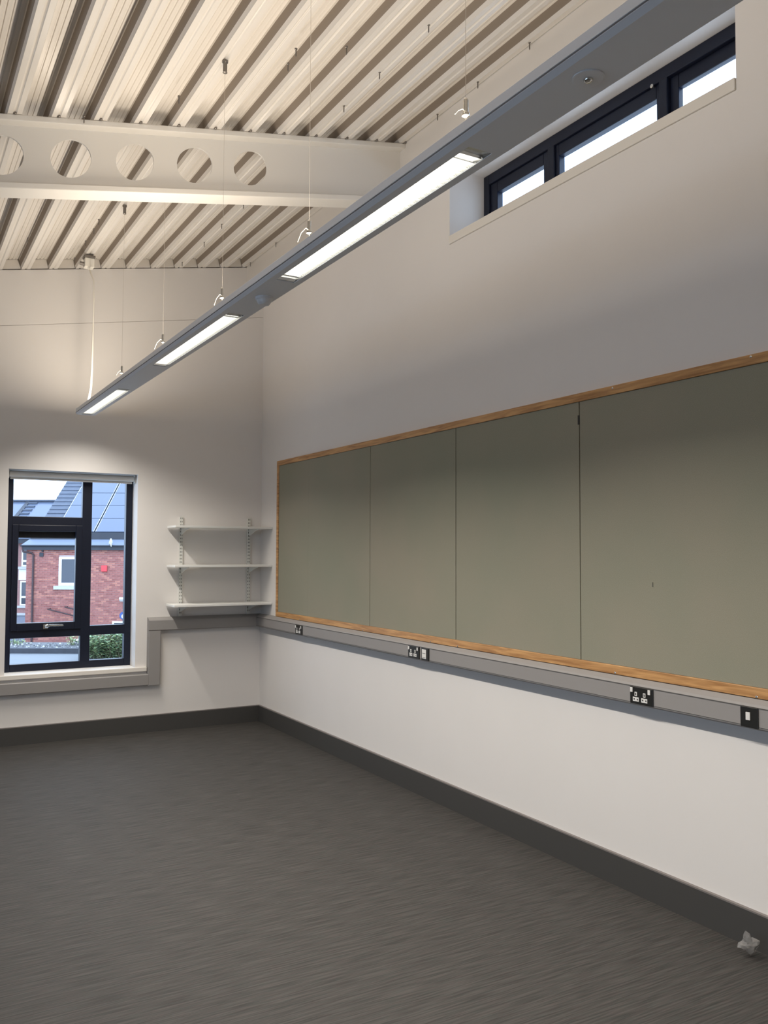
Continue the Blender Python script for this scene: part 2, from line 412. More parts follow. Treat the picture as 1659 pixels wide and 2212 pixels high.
web_side(-.006, False); web_side(.006, True)
for c in centers:
    zc = deck_z(c)-BD/2+.002; o = len(web.v)
    for kk in range(NS):
        a = 2*math.pi*(kk+.5)/NS
        for y in (-.006, .006): web.v.append((c+3.6+hole_r*math.cos(a), y, zc+hole_r*math.sin(a)+.18*hole_r*math.cos(a)))
    for kk in range(NS):
        k2 = (kk+1) % NS; web.f.append((o+2*kk, o+2*kk+1, o+2*k2+1, o+2*k2)); web.m.append(0)
web.build('web', M['steel'], beam, normals=False)

# skirting
mb = MB(); mb.box(XL, -.018, -.018, 0, 0, .150); mb.box(XL, -.018, -.018, 0, .150, .157, 1)
tag(mb.build('baseboard_back', [M['skirt'], M['skirt_edge']]), 'dark grey skirting along the end wall', kind='structure')
mb = MB(); mb.box(-.018, 0, YR, 0, 0, .150); mb.box(-.018, 0, YR, 0, .150, .157, 1)
tag(mb.build('baseboard_right', [M['skirt'], M['skirt_edge']]), 'dark grey skirting along the right wall', kind='structure')

# ------------------------------------------------------------------ tall window in the end wall
win = empty('window_1', (-1.77, .2, .6), label='tall dark framed window in the end wall looking out to brick houses', kind='structure')
def W(mb_): # absolute -> local
    mb_.v = [(p[0]+1.77, p[1]-.2, p[2]-.6) for p in mb_.v]; return mb_
FX0, FX1, FZ0, FZ1 = -2.325, -1.219, .602, 2.375
mb = MB(); frame_ring(mb, FX0, FX1, FZ0, FZ1, (.045, .072, .066, .05), .185, .255)
W(mb).build('window_frame', M['frame'], win, bevel=.004)
W(MB().box(-1.688, -1.602, .185, .255, .66, 2.33)).build('mullion', M['frame'], win, bevel=.004)
mb = MB(); mb.box(-2.285, -1.685, .185, .255, 1.905, 1.982)
W(mb).build('transom', M['frame'], win, bevel=.004)
W(MB().box(-2.285, -1.685, .185, .255, .896, .965)).build('transom', M['frame'], win, bevel=.004)
W(MB().box(-1.605, -1.285, .185, .255, .899, .986)).build('transom', M['frame'], win, bevel=.004)
# opening sash, set a little proud of the frame
mb = MB(); frame_ring(mb, -2.283, -1.686, .962, 1.907, (.052, .056, .068, .058), .172, .235)
sash = W(mb).build('window_sash', M['frame'], win, bevel=.004)
mb = MB(); mb.box(-2.232, -1.74, .236, .25, 1.79, 1.85)
W(mb).build('sash_head', M['seal'], sash)
def pane(x0, x1, z0, z1, y=.235, parent=win):
    return W(MB().box(x0, x1, y, y+.006, z0, z1)).build('window_pane', M['glass'], parent)
pane(-2.285, -1.685, 1.975, 2.33); pane(-1.605, -1.285, .98, 2.33); pane(-2.285, -1.685, .66, .9); pane(-1.605, -1.285, .66, .905)
pane(-2.235, -1.738, 1.025, 1.85, .222, sash)
# espagnolette handle on the sash
mb = MB(); mb.box(-2.012, -1.972, .160, .172, .975, 1.015)
mb.tube([(-1.992, .165, .995), (-1.992, .148, .995), (-1.985, .138, .998), (-1.96, .133, 1.006), (-1.90, .133, 1.004), (-1.845, .135, 1.002)], [.011, .011, .011, .0095, .009, .008], 10)
h = W(mb).build('window_handle', M['chrome'], sash); tag(h, 'chrome lever handle')
# sill board and its nose
mb = MB().box(-2.455, -1.129, -.030, -.001, .563, .602).box(WX0+.001, WX1-.001, -.001, .19, .563, .602)
W(mb).build('window_sill', M['sill'], win, bevel=.004)
# roller blind rolled up in the head of the reveal
bl = empty('roller_blind', (-1.787, .10, 2.352), label='white roller blind wound up at the head of the tall window', cat='blind')
mb = MB().lathe([(.024, 0), (.026, .004), (.026, 1.078), (.024, 1.082)], (-.541, .0, 0), 20, axis='x')
mb.build('blind_roll', M['blind'], bl, smooth=False)
MB().box(-.53, .53, .018, .027, -.045, -.0).build('blind_hem', M['blind'], bl)
for sx in (-.549, .545): MB().box(sx, sx+.004, -.035, .035, -.04, .033).build('blind_bracket', M['white_metal'], bl)

# ------------------------------------------------------------------ clerestory window in the right wall
cw = empty('window_2', (.3, -4.467, 4.0), label='long high clerestory window near the ceiling of the right wall', kind='structure')
def C2(mb_):
    mb_.v = [(p[0]-.3, p[1]+4.467, p[2]-4.0) for p in mb_.v]; return mb_
mb = MB(); frame_ring(mb, CY0, CY1, CZ0+.05, CZ1-.004, (.06, .06, .06, .07), .285, .36, 'x')
C2(mb).build('window_frame', M['frame'], cw, bevel=.005)
for (a, b) in ((-4.06, -4.0), (-4.955, -4.90)): C2(MB().box(.285, .36, a, b, CZ0+.1, CZ1-.07)).build('mullion', M['frame'], cw, bevel=.005)
for (a, b, wn, wfar, fx) in ((-4.0, -3.392, .055, .075, .300), (-4.90, -4.06, .03, .03, .300), (-5.542, -4.955, .06, .055, .312)):
    mb = MB(); frame_ring(mb, a, b, CZ0+.11, CZ1-.074, (wn, wfar, .075, .075), fx, .35, 'x')
    s_ = C2(mb).build('window_sash', M['frame'], cw, bevel=.005)
    C2(MB().box(.325, .331, a+.01, b-.01, CZ0+.13, CZ1-.1)).build('window_pane', M['glass'], s_)
C2(MB().lathe([(.011, 0), (.011, -.010), (.005, -.012)], (.285, -4.86, 4.205), 12, axis='x')).build('restrictor_knob', M['chrome'], cw)
C2(MB().box(-.010, .285, CY0+.002, CY1-.002, CZ0+.002, CZ0+.058)).build('window_sill', M['sill'], cw, bevel=.003)

# ------------------------------------------------------------------ dado trunking
TP = [(-.0015, .935), (-.058, .935), (-.066, .943), (-.066, 1.030), (-.058, 1.040), (-.030, 1.058), (-.0015, 1.058)]
def trunk_run(profile, parent, a0, a1, axis):
    mb_ = MB().prism(profile, a0, a1, axis)
    return mb_
tr = empty('cable_trunking', (0, -5.0, .935), label='grey dado trunking along the right wall under the noticeboard', cat='trunking')
def T(mb_):
    mb_.v = [(p[0], p[1]+5.0, p[2]-.935) for p in mb_.v]; return mb_
mb = MB().prism(TP, -10.5, -.067, 'y')
T(mb).build('trunking_body', M['trunk'], tr)
T(MB().box(-.0675, -.064, -10.5, -.067, 1.0255, 1.0295).box(-.0675, -.064, -10.5, -.067, .947, .9495)).build('lid_groove', M['trunk_groove'], tr)
tb = empty('cable_trunking', (-1.0, 0, .935), label='grey dado trunking on the end wall stepping down under the window', cat='trunking')
def T2(mb_):
    mb_.v = [(p[0]+1.0, p[1], p[2]-.935) for p in mb_.v]; return mb_
TPB = [(y, z) for (y, z) in TP]                       # (y, z) profile for runs along x
mb = MB().prism(TPB, -1.125, -.0016, 'x')
T2(mb).build('trunking_body', M['trunk'], tb)
vp = [(-1.125, -.0015), (-1.125, -.060), (-1.119, -.066), (-1.018, -.066), (-1.010, -.060), (-1.010, -.0015)]
T2(MB().prism([(x, y) for x, y in vp], .437, .936, 'z')).build('trunking_riser', M['trunk'], tb)
lp = [(-.0015, .437), (-.060, .437), (-.066, .443), (-.066, .534), (-.060, .540), (-.0015, .540)]
T2(MB().prism(lp, -4.6, -1.124, 'x')).build('trunking_lower_run', M['trunk'], tb)

# ------------------------------------------------------------------ noticeboard
BY1, BY0, BZ0, BZ1, BT = -.445, -6.95, 1.0605, 2.540, .026
nb = empty('noticeboard', (0, -3.6, BZ0), label='long olive grey felt noticeboard in a pine frame on the right wall', cat='noticeboard')
def N(mb_):
    mb_.v = [(p[0], p[1]+3.6, p[2]-BZ0) for p in mb_.v]; return mb_
fw = .046
N(MB().box(-BT, -.001, BY0, BY1, BZ1-fw, BZ1)).build('top_rail', M['wood'], nb, bevel=.003)
N(MB().box(-BT, -.001, BY0, BY1, BZ0, BZ0+fw)).build('bottom_rail', M['wood'], nb, bevel=.003)
N(MB().box(-BT, -.001, BY1-fw, BY1, BZ0+fw, BZ1-fw)).build('side_rail', M['wood'], nb, bevel=.003)
N(MB().box(-BT, -.001, BY0, BY0+fw, BZ0+fw, BZ1-fw)).build('side_rail', M['wood'], nb, bevel=.003)
seams = [BY1-fw, -1.155, -2.279, -3.434, -4.600, -5.768, BY0+fw]
for i in range(len(seams)-1):
    ga = .0004 if i == 1 else .0036; gb = .0004 if i == 0 else .0036
    N(MB().box(-.020, -.004, seams[i+1]+gb, seams[i]-ga, BZ0+fw+.001, BZ1-fw-.001)).build('felt_panel', M['felt'], nb)
N(MB().box(-.004, -.001, BY0+fw, BY1-fw, BZ0+fw, BZ1-fw)).build('backing_board', M['slot'], nb)
N(MB().box(-.0212, -.0198, -5.106, -5.103, 1.512, 1.535)).build('scuff_mark', M['slot'], nb)
N(MB().box(-.023, -.019, -4.600, -4.590, 2.37, 2.42)).build('panel_clip', M['slot'], nb)
s1 = None
for (sy, sz) in ((-4.855, 1.068), (-5.676, 1.067), (-5.674, 2.530), (-4.853, 2.527), (-3.46, 1.068), (-3.14, 1.066), (-2.18, 1.068), (-1.0, 1.068)):
    p = (-BT, sy+3.6, sz-BZ0)
    if s1 is None:
        s1 = MB().lathe([(.0055, .001), (.0055, -.001), (.003, -.002)], (0, 0, 0), 10, axis='x').build('frame_screw', M['chrome'], nb); s1.location = p
    else: dup(s1, nb, p)

# ------------------------------------------------------------------ sockets on the right trunking
def plate(name, y0, y1, z0, z1, label, cat):
    """faceplate facing -x; local frame: a = distance towards the viewer along -y, b = up"""
    e = empty(name, (-.066, y0, z0), label=label, cat=cat)
    w, hh = y0-y1, z1-z0
    MB().box(-.007, 0, -w, 0, 0, hh).build('faceplate', M['blackplate'], e, bevel=.004)
    return e, w, hh
def bit(e, name, w, hh, a0, a1, b0, b1, t, m, parent=None, base=.007):
    return MB().box(-base-t, -base, -a1*w, -a0*w, (1-b1)*hh, (1-b0)*hh).build(name, m, parent or e, bevel=.0012 if t > .0025 else 0)
def double_socket(y0, label):
    e, w, hh = plate('double_socket', y0, y0-.146, .943, 1.027, label, 'socket')
    for a in (.035, .80): bit(e, 'rocker_switch', w, hh, a, a+.10, .07, .34, .004, M['switchwhite'])
    for a in (.20, .57):
        q = bit(e, 'earth_insert', w, hh, a+.02, a+.12, .30, .54, .0015, M['switchwhite'])
        bit(e, 'pin_slot', w, hh, a+.05, a+.09, .35, .49, .0006, M['slot'], q, .0085)
        q = bit(e, 'pin_insert', w, hh, a-.06, a+.20, .60, .84, .0015, M['switchwhite'])
        for a2 in (a-.02, a+.12): bit(e, 'pin_slot', w, hh, a2, a2+.05, .68, .76, .0006, M['slot'], q, .0085)
    return e
double_socket(-1.008, 'black double socket with white inserts on grey trunking nearest the corner shelves')
double_socket(-2.925, 'black double socket beside the slim data outlet on grey trunking')
double_socket(-4.999, 'largest black double socket, near the right edge, on the grey trunking')
e, w, hh = plate('data_outlet', -3.096, -3.190, .943, 1.027, 'black plate with a tall white data module beside a double socket', 'outlet')
q = bit(e, 'data_module', w, hh, .14, .68, .12, .86, .003, M['switchwhite'])
for b in (.2, .53): bit(e, 'port', w, hh, .2, .62, b+.22, b+.25, .0005, M['slot'], q, .010)
e, w, hh = plate('fused_switch', -5.629, -5.716, .941, 1.029, 'square black switch plate with one small white rocker on grey trunking', 'switch')
bit(e, 'rocker_switch', w, hh, .34, .58, .26, .64, .004, M['switchwhite'])

# ------------------------------------------------------------------ shelves in the corner
sh = empty('wall_shelves', (-.48, 0, 1.1), label='three white wall shelves on slotted uprights in the room corner', cat='shelf')
def S(mb_):
    mb_.v = [(p[0]+.48, p[1], p[2]-1.1) for p in mb_.v]; return mb_
upx = (-.819, -.136)
for ux in upx:
    up = S(MB().box(ux-.016, ux-.013, -.018, -.001, 1.06, 2.005).box(ux+.013, ux+.016, -.018, -.001, 1.06, 2.005).box(ux-.016, ux+.016, -.0195, -.018, 1.06, 2.005)).build('upright', M['white_metal'], sh)
    mb = MB(); z = 1.085
    while z < 1.99:
        for dx in (-.007, .007): mb.box(ux+dx-.0025, ux+dx+.0025, -.0199, -.0194, z, z+.014)
        z += .032
    S(mb).build('upright_slots', M['slot'], up)
for (zt) in (1.913, 1.547, 1.182):
    S(MB().box(-.958, -.004, -.300, -.022, zt-.020, zt)).build('shelf', M['white'], sh, bevel=.002)
    for ux in upx:
        br = [(-.02, zt-.021), (-.275, zt-.021), (-.275, zt-.028), (-.20, zt-.036), (-.06, zt-.075), (-.02, zt-.085)]
        S(MB().prism(br, ux-.003, ux+.003, 'x')).build('bracket', M['white_metal'], sh)

# ------------------------------------------------------------------ suspended linear light
LX, LZ0, LZ1 = -1.780, 2.850, 2.906
LY0, LY1 = -8.75, -.375
lamp = empty('suspended_light', (LX, -4.5, LZ0), label='long grey suspended linear luminaire with louvred light openings hung on wires', cat='light')
def LP(mb_):
    mb_.v = [(p[0], p[1]+4.5, p[2]) for p in mb_.v]; return mb_
HW, DW = .086, .0425
mods = [(-1.765, -.385-.015), (-4.075, -2.675), (-6.09, -4.668), (-8.42, -7.02)]
side = [(-HW+.014, 0), (-HW+.003, .009), (-HW, .011), (-HW, .013), (-HW+.003, .015), (-HW+.003, .017), (-HW, .019), (-HW+.004, .050), (-HW+.010, .056), (-HW+.016, .056), (-HW+.016, .004)]
mb = MB().prism(side, LY0, LY1, 'y').prism([(-x, z) for x, z in side], LY0, LY1, 'y')
# floor of the housing with openings
edges = [LY1]
for (a, b) in sorted(mods, reverse=True): edges += [b, a]
edges.append(LY0)
for i in range(0, len(edges), 2):
    if edges[i]-edges[i+1] > .001: mb.box(-HW+.014, HW-.014, edges[i+1], edges[i], 0, .003)
for (a, b) in mods:
    mb.box(-HW+.014, -DW, a, b, 0, .003); mb.box(DW, HW-.014, a, b, 0, .003)
mb.box(-HW-.0003, -HW+.004, LY0, LY1, .0125, .0165, 1); mb.box(HW-.004, HW+.0003, LY0, LY1, .0125, .0165, 1)
mb.box(-HW+.016, HW-.016, LY0, LY1, .034, .036)                     # shelf between down and up light
LP(mb).build('housing', [M['lamp'], M['lampgroove']], lamp)
cap = []
for kk in range(9):
    a = math.pi*kk/8; cap.append((HW*math.cos(a), LY1+.045*math.sin(a)))
LP(MB().prism(cap, .004, .056, 'z')).build('end_cap', M['lamp'], lamp, bevel=.004)
LP(MB().prism([(x, 2*LY0/2-(y-LY1)) for x, y in cap], .004, .056, 'z')).build('end_cap', M['lamp'], lamp)
blade_mb = MB().box(-DW+.002, DW-.002, -.0006, .0006, .003, .0135)
blade0 = None
for (a, b) in mods:
    c = (a+b)/2
    df = LP(MB().box(-DW, DW, a+.07, b-.07, .014, .018)).build('light_panel', M['tube'], lamp)
    mb = MB()
    for sgn in (-1, 1):
        mb.add([(sgn*DW, a, .003), (sgn*DW, b, .003), (sgn*(DW-.003), b, .016), (sgn*(DW-.003), a, .016)], [(0, 1, 2, 3)])
    for (e0, e1) in ((a, a+.07), (b, b-.07)):
        mb.add([(-DW, e0, .003), (DW, e0, .003), (DW, e1, .015), (-DW, e1, .015)], [(0, 1, 2, 3)])
    LP(mb).build('reflector', M['alu'], df)
    y = a+.05
    while y < b-.04 and b > -6.5:
        if blade0 is None:
            blade0 = blade_mb.build('louvre_blade', M['alu'], df); blade0.location = (0, y+4.5, 0)
        else: dup(blade0, df, (0, y+4.5, 0))
        y += .034
    def area(name, z, wx, ly, watts, colr, up, spread):
        ld = bpy.data.lights.new(name, 'AREA'); ld.shape = 'RECTANGLE'; ld.size = wx; ld.size_y = ly
        ld.energy = watts; ld.color = colr; ld.spread = math.radians(spread)
        lo = bpy.data.objects.new(name, ld); COL.objects.link(lo); lo.parent = lamp
        lo.location = (0, c+4.5, z); lo.rotation_euler = (math.pi if up else 0, 0, 0)
    area('downlight', -.0015, .078, b-a-.1, DOWN_W*(.8 if b > -1 else 1), DOWN_C, False, 142)
    area('uplight', .058, .11, b-a-.06, UP_W*(.85 if b > -1 else 1.0), UP_C, True, 180)
# round presence sensor and the smaller flush one
LP(MB().lathe([(.040, .001), (.040, -.010), (.034, -.014), (.030, -.026), (.024, -.034), (.010, -.036)], (0.012, -4.40, 0), 24)).build('presence_sensor', M['lamp'], lamp, smooth=False)
sn = LP(MB().lathe([(.040, .001), (.040, -.003), (.036, -.004)], (0.0, -6.535, 0), 24)).build('sensor_disc', M['lamp'], lamp)
LP(MB().lathe([(.012, -.003), (.012, -.006), (.009, -.011), (.004, -.013)], (0.0, -6.535, 0), 16)).build('sensor_lens', M['chrome'], sn, smooth=True)
# suspension wires with a gripper and the curled loose end
g_mb = MB().lathe([(.004, .040), (.008, .034), (.008, -.004), (.012, -.008), (.012, -.016), (.004, -.020)], (0, 0, 0), 10)
for i, wy in enumerate((-1.667, -2.756, -3.856, -4.913, -6.016)):
    x = 0.0; top = deck_z(LX+x)-LZ0
    wire = LP(MB().tube([(x, wy, .15), (x, wy, top)], .0008, 6)).build('suspension_wire', M['wire'], lamp)
    if i == 0: grip0 = g_mb.build('wire_gripper', M['chrome'], wire); grip0.location = (x, wy+4.5, .15); gr = grip0
    else: gr = dup(grip0, wire, (x, wy+4.5, .15))
    LP(MB().tube([(x, wy, .14), (x, wy, .036)], .0008, 5)).build('wire_drop', M['wire'], wire)
    tl = [(.04, .03), (.055, .06), (.045, .055), (.055, .060), (.045, .02)][i]
    pts = [(x, wy, .145), (x-tl[0]*.3, wy-.003, .152), (x-tl[0]*.7, wy-.006, .148-tl[1]*.35), (x-tl[0], wy-.008, .145-tl[1])]
    LP(MB().tube(pts, .0013, 6)).build('wire_tail', M['cable'], wire)
    LP(MB().lathe([(.016, .002), (.016, -.010), (.011, -.014), (.011, -.060), (.013, -.064), (.004, -.068)], (x, wy, top), 12)).build('ceiling_anchor', M['zinc'], wire)
# supply cable from the junction box
cz = 2.906-LZ0
LP(MB().tube([(-.008, -.455, 4.098-LZ0), (-.006, -.52, 4.04-LZ0), (0, -.585, 3.98-LZ0), (.002, -.596, 3.8-LZ0), (0, -.597, 3.4-LZ0), (-.001, -.592, 3.2-LZ0), (-.006, -.585, 3.05-LZ0), (-.018, -.575, 2.96-LZ0), (-.024, -.572, cz-.012)],
                [.006, .006, .006, .006, .008, .010, .010, .010, .009], 8)).build('supply_cable', M['cable'], lamp, smooth=True)
# junction box under the deck
jz = deck_z(-1.79)
jb = empty('junction_box', (-1.79, -.42, jz), label='small white junction box under the ceiling beside the end wall', cat='junction box')
MB().box(-.040, .040, -.040, .040, -.115, -.035).build('box_body', M['cable'], jb, bevel=.006)
MB().box(-.046, .046, -.046, .046, -.035, -.012).build('box_cap', M['zinc'], jb, bevel=.003)
MB().tube([(.025, 0, -.012), (.028, 0, .02)], .010, 10).build('conduit_stub', M['zinc'], jb)
MB().tube([(-.040, 0, -.085), (-.075, 0, -.082)], .016, 10).build('cable_gland', M['zinc'], jb)
MB().tube([(-.008, -.034, -.112), (-.008, -.035, -.135)], .008, 8).build('cable_gland', M['cable'], jb)

# ------------------------------------------------------------------ crumpled plastic on the carpet
fm = bpy.data.materials.new('clear_film'); fm.use_nodes = True
nt = fm.node_tree; pb = nt.nodes['Principled BSDF']
pb.inputs['Base Color'].default_value = (.34, .33, .32, 1); pb.inputs['Roughness'].default_value = .25; pb.inputs['Alpha'].default_value = .5
lt = empty('plastic_wrapper', (-.098, -5.672, 0), label='crumpled scrap of clear plastic on the carpet against the skirting', cat='litter')
rng = random.Random(11)
bm = bmesh.new(); bmesh.ops.create_icosphere(bm, subdivisions=3, radius=1.0)
for v in bm.verts:
    x, y, z = v.co; an = math.atan2(z, x); q = (1+.38*math.cos(4*an-.9))*rng.uniform(.80, 1.12)
    v.co = Vector((x*.036*q, y*.026*rng.uniform(.8, 1.1), z*.036*q))
zmin = min(v.co.z for v in bm.verts)
for v in bm.verts: v.co.z -= zmin-.001
me = bpy.data.meshes.new('wrapper_film'); bm.to_mesh(me); bm.free(); me.materials.append(fm)
o = bpy.data.objects.new('wrapper_film', me); COL.objects.link(o); o.parent = lt; o.rotation_euler = (0, 0, -.45)
mb = MB().add([(-.016, -.036, .026), (-.012, -.040, .042), (.000, -.040, .052), (.018, -.036, .054), (.004, -.036, .044), (-.008, -.034, .030)], [(0, 1, 2, 3, 4, 5)])
tag(mb.build('paper_scrap', M['switchwhite'], lt), 'white strip')

# ------------------------------------------------------------------ outside the tall window
HD = Vector((math.sin(YAW), math.cos(YAW), 0)); RT = Vector((math.cos(YAW), -math.sin(YAW), 0))
def outp(uu, v, z): p = Vector((CAM.x, CAM.y, 0)) + RT*uu + HD*v; return (p.x, p.y, z)
GZ = -2.9
tag(MB().box(-70, 60, 13, 120, GZ-.2, GZ).build('ground_outside', M['ground']), 'ground between the buildings outside', kind='structure')

FV = 36.0
house = empty('brick_house', outp(-14.93, FV, GZ), -YAW, label='red brick house with solar panels on its slate roof beyond the window', cat='house')
def HB(): return MB()
def Hz(z): return z-GZ
HWD, HDP = 8.0, 7.0
# wall core (mortar) with an opening-free body; bricks stand proud of it
WNX0, WNX1, WNZ0, WNZ1 = 1.36, 2.42, .205, 1.391        # window in local x / world z
MB().box(0, HWD, .012, HDP, 0, Hz(1.72)).build('house_wall', M['mortar'], house)
# bricks
BL, BH, PX, PZ = .215, .065, .225, .075
brick_mats = [M['brick'], M['brick2'], M['brick3']]
bmesh_b = []
for bmm in brick_mats:
    mm = MB().box(0, BL, 0, .02, 0, BH); ob = mm.build('brick', bmm, house); bmesh_b.append(ob)
spots, z, row = [], 1.70-PZ, 0
rng = random.Random(3)
while z > -2.85:
    x = -.0 if row % 2 == 0 else -.1125
    while x < 6.2:
        a, b = max(x, 0), min(x+BL, 6.2)
        spots.append((a, b, z)); x += PX
    z -= PZ; row += 1
single, rest = 0, MB()
for (a, b, z) in spots:
    if z+BH > WNZ0-.0 and z < WNZ1+.01 and b > WNX0 and a < WNX1:
        if a < WNX0: b = WNX0
        elif b > WNX1: a = WNX1
        else: continue
    if b-a < .02: continue
    k = rng.choice((0, 0, 0, 1, 2)); dy = rng.uniform(-.003, .003)
    vis = a < 4.2
    if vis and b-a > .2 and single < 296:
        if single < 3: ob = bmesh_b[single]; ob.location = (a, dy, Hz(z))
        elif single == 3: dup(bmesh_b[k], house, (a, dy, Hz(z)))
        else: dup(bmesh_b[k], house, (a, dy, Hz(z)))
        single += 1
    else:
        rest.box(a, b, dy, dy+.02, Hz(z), Hz(z)+BH, k)
tag(rest.build('brickwork', brick_mats, house), kind='stuff')
# window with stone sill
mb = MB(); frame_ring(mb, WNX0, WNX1, Hz(WNZ0), Hz(WNZ1), (.12, .12, .12, .085), -.012, .03)
wf = mb.build('window_frame', M['upvc'], house)
MB().box(WNX0+.1, WNX1-.1, .002, .008, Hz(WNZ0)+.1, Hz(WNZ1)-.08).build('window_pane', M['farglass'], wf)
MB().box(WNX0-.19, WNX1+.19, -.06, .03, Hz(.048), Hz(.200)).build('window_sill', M['stone'], house)
# eaves: fascia, gutter roof strip, the gap under the panels is shaded by a dark board further down
MB().box(-.14, HWD+.1, -.16, .02, Hz(1.69), Hz(1.90)).build('fascia', M['fascia'], house)
MB().add([(-.16, -.20, Hz(1.89)), (HWD+.1, -.20, Hz(1.89)), (HWD+.1, .12, Hz(2.135)), (.06, .12, Hz(2.135)), (-.16, -.20, Hz(1.87)), (HWD+.1, -.20, Hz(1.87)), (HWD+.1, .12, Hz(2.115)), (.06, .12, Hz(2.115))],
         [(0, 1, 2, 3), (7, 6, 5, 4), (0, 4, 5, 1), (1, 5, 6, 2), (2, 6, 7, 3), (3, 7, 4, 0)]).build('eaves_strip', M['eaves'], house)
MB().tube([(-.17, -.215, Hz(1.865)), (HWD+.1, -.215, Hz(1.865))], .035, 8).build('gutter', M['fascia'], house)
sp, cp = math.sin(math.radians(35)), math.cos(math.radians(35))
RV0, RZ0 = .16, 2.10
def roofpt(x, s, off=0.0): return (x, RV0+s*cp-off*sp, Hz(RZ0+s*sp+off*cp))
SL = 5.6
v_ = [roofpt(.12, 0, -.1), roofpt(HWD, 0, -.1), roofpt(HWD, SL, -.1), roofpt(.12, SL, -.1), roofpt(.12, 0, 0), roofpt(HWD, 0, 0), roofpt(HWD, SL, 0), roofpt(.12, SL, 0)]
MB().add(v_, [(0, 1, 2, 3), (7, 6, 5, 4), (0, 4, 5, 1), (1, 5, 6, 2), (2, 6, 7, 3), (3, 7, 4, 0)]).build('roof', M['slate'], house)
s = .08; first = None
while s < SL-.3:
    vv = [roofpt(.10, s, .035), roofpt(1.00, s, .035), roofpt(1.00, s+.36, .005), roofpt(.10, s+.36, .005), roofpt(.10, s, .0), roofpt(1.00, s, .0), roofpt(1.00, s+.36, -.01), roofpt(.10, s+.36, -.01)]
    MB().add(vv, [(0, 1, 2, 3), (7, 6, 5, 4), (0, 4, 5, 1), (1, 5, 6, 2), (2, 6, 7, 3), (3, 7, 4, 0)], 0).build('slate_course', M['slate'], house)
    s += .33
PVX, PVW, PVL, PV0 = .97, 1.70, 1.06, .52
pv = MB().add([(0, 0, 0), (PVW-.05, 0, 0), (PVW-.05, PVL-.03, 0), (0, PVL-.03, 0)], [(0, 1, 2, 3)])
def slab(x0, x1, s0, s1, o0, o1):
    vv = [roofpt(x0, s0, o0), roofpt(x1, s0, o0), roofpt(x1, s1, o0), roofpt(x0, s1, o0), roofpt(x0, s0, o1), roofpt(x1, s0, o1), roofpt(x1, s1, o1), roofpt(x0, s1, o1)]
    return MB().add(vv, [(3, 2, 1, 0), (4, 5, 6, 7), (0, 1, 5, 4), (1, 2, 6, 5), (2, 3, 7, 6), (3, 0, 4, 7)])
for c_ in range(3):
    for rw in range(4):
        xa, sa = PVX+c_*PVW, PV0+rw*PVL
        p_ = slab(xa+.01, xa+PVW-.055, sa, sa+PVL-.04, .06, .10).build('solar_panel', M['pv'], house)
        fr_ = MB()
        for (q0, q1, t0, t1) in ((xa+.01, xa+.03, sa, sa+PVL-.04), (xa+PVW-.075, xa+PVW-.055, sa, sa+PVL-.04)):
            t_ = slab(q0, q1, t0, t1, .098, .106); fr_.add(t_.v, t_.f)
        fr_.build('panel_frame', M['pvframe'], p_)
MB().box(.10, HWD, .125, .30, Hz(2.14), Hz(2.43)).build('panel_shade_board', M['fascia'], house)  # added dark board in place of the shade below the solar array
# downpipe with its swan neck, vent, handrail
MB().tube([(-.12, -.14, Hz(1.80)), (-.10, -.13, Hz(1.62)), (.25, -.07, Hz(1.56)), (.31, -.06, Hz(1.48)), (.31, -.06, .0)], .042, 8).build('downpipe', M['pipe'], house)
MB().box(.555, .715, -.05, .02, Hz(1.41), Hz(1.575)).box(.65, .71, -.06, .02, Hz(1.615), Hz(1.70)).build('wall_vent', M['fascia'], house)
for (x0_, z0_, x1_, z1_) in ((1.02, -.754, 2.6, -1.13), (1.73, -.665, 2.6, -.85)):
    MB().tube([(x0_, -.25, Hz(z0_)), (x1_, -.35, Hz(z1_))], .028, 8).tube([(x0_+.03, -.25, Hz(z0_)), (x0_+.03, 0, Hz(z0_))], .02, 6).build('handrail', M['pipe'], house)
# ground floor window seen at the bottom right
mb = MB(); frame_ring(mb, 3.64, 4.9, Hz(-2.4), Hz(-1.262), .07, -.03, .02)
gf = mb.build('window_frame', M['upvc'], house); MB().box(3.70, 4.85, -.012, -.004, Hz(-2.35), Hz(-1.32)).build('window_pane', M['farglass'], gf)
mb = MB(); frame_ring(mb, 2.05, 2.75, Hz(-2.9), Hz(-2.0), .08, -.03, .02)
gf = mb.build('door_frame', M['upvc'], house); MB().box(2.12, 2.68, -.012, -.004, Hz(-2.9), Hz(-2.07)).build('door_panel', M['fascia'], gf)

al = empty('alarm_box', outp(-11.66, FV-.01, .795), -YAW, label='red square alarm box on the brick house wall', cat='alarm')
MB().box(-.122, .122, -.075, 0, 0, .26).build('alarm_cover', M['red'], al, bevel=.015)
lb = empty('wall_light', outp(-10.88, FV-.01, -.445), -YAW, label='small white box light low on the brick house at the window edge', cat='light')
MB().prism([(-.03, 0), (0, 0), (0, .18), (-.10, .18), (-.12, .10)], -.11, .20, 'x').build('light_cover', M['upvc'], lb)
sg = empty('round_sign', outp(-10.83, FV-.012, -1.03), -YAW, label='round blue and white plate on the brick house above the lower window', cat='sign')
MB().lathe([(.165, -.01), (.165, 0), (.16, .001)], (0, -.005, 0), 24, axis='y').build('sign_plate', M['blue'], sg)
tag(MB().lathe([(.10, -.004), (.10, 0)], (.02, -.017, -.03), 20, axis='y').build('sign_centre', M['upvc'], sg), 'white centre')
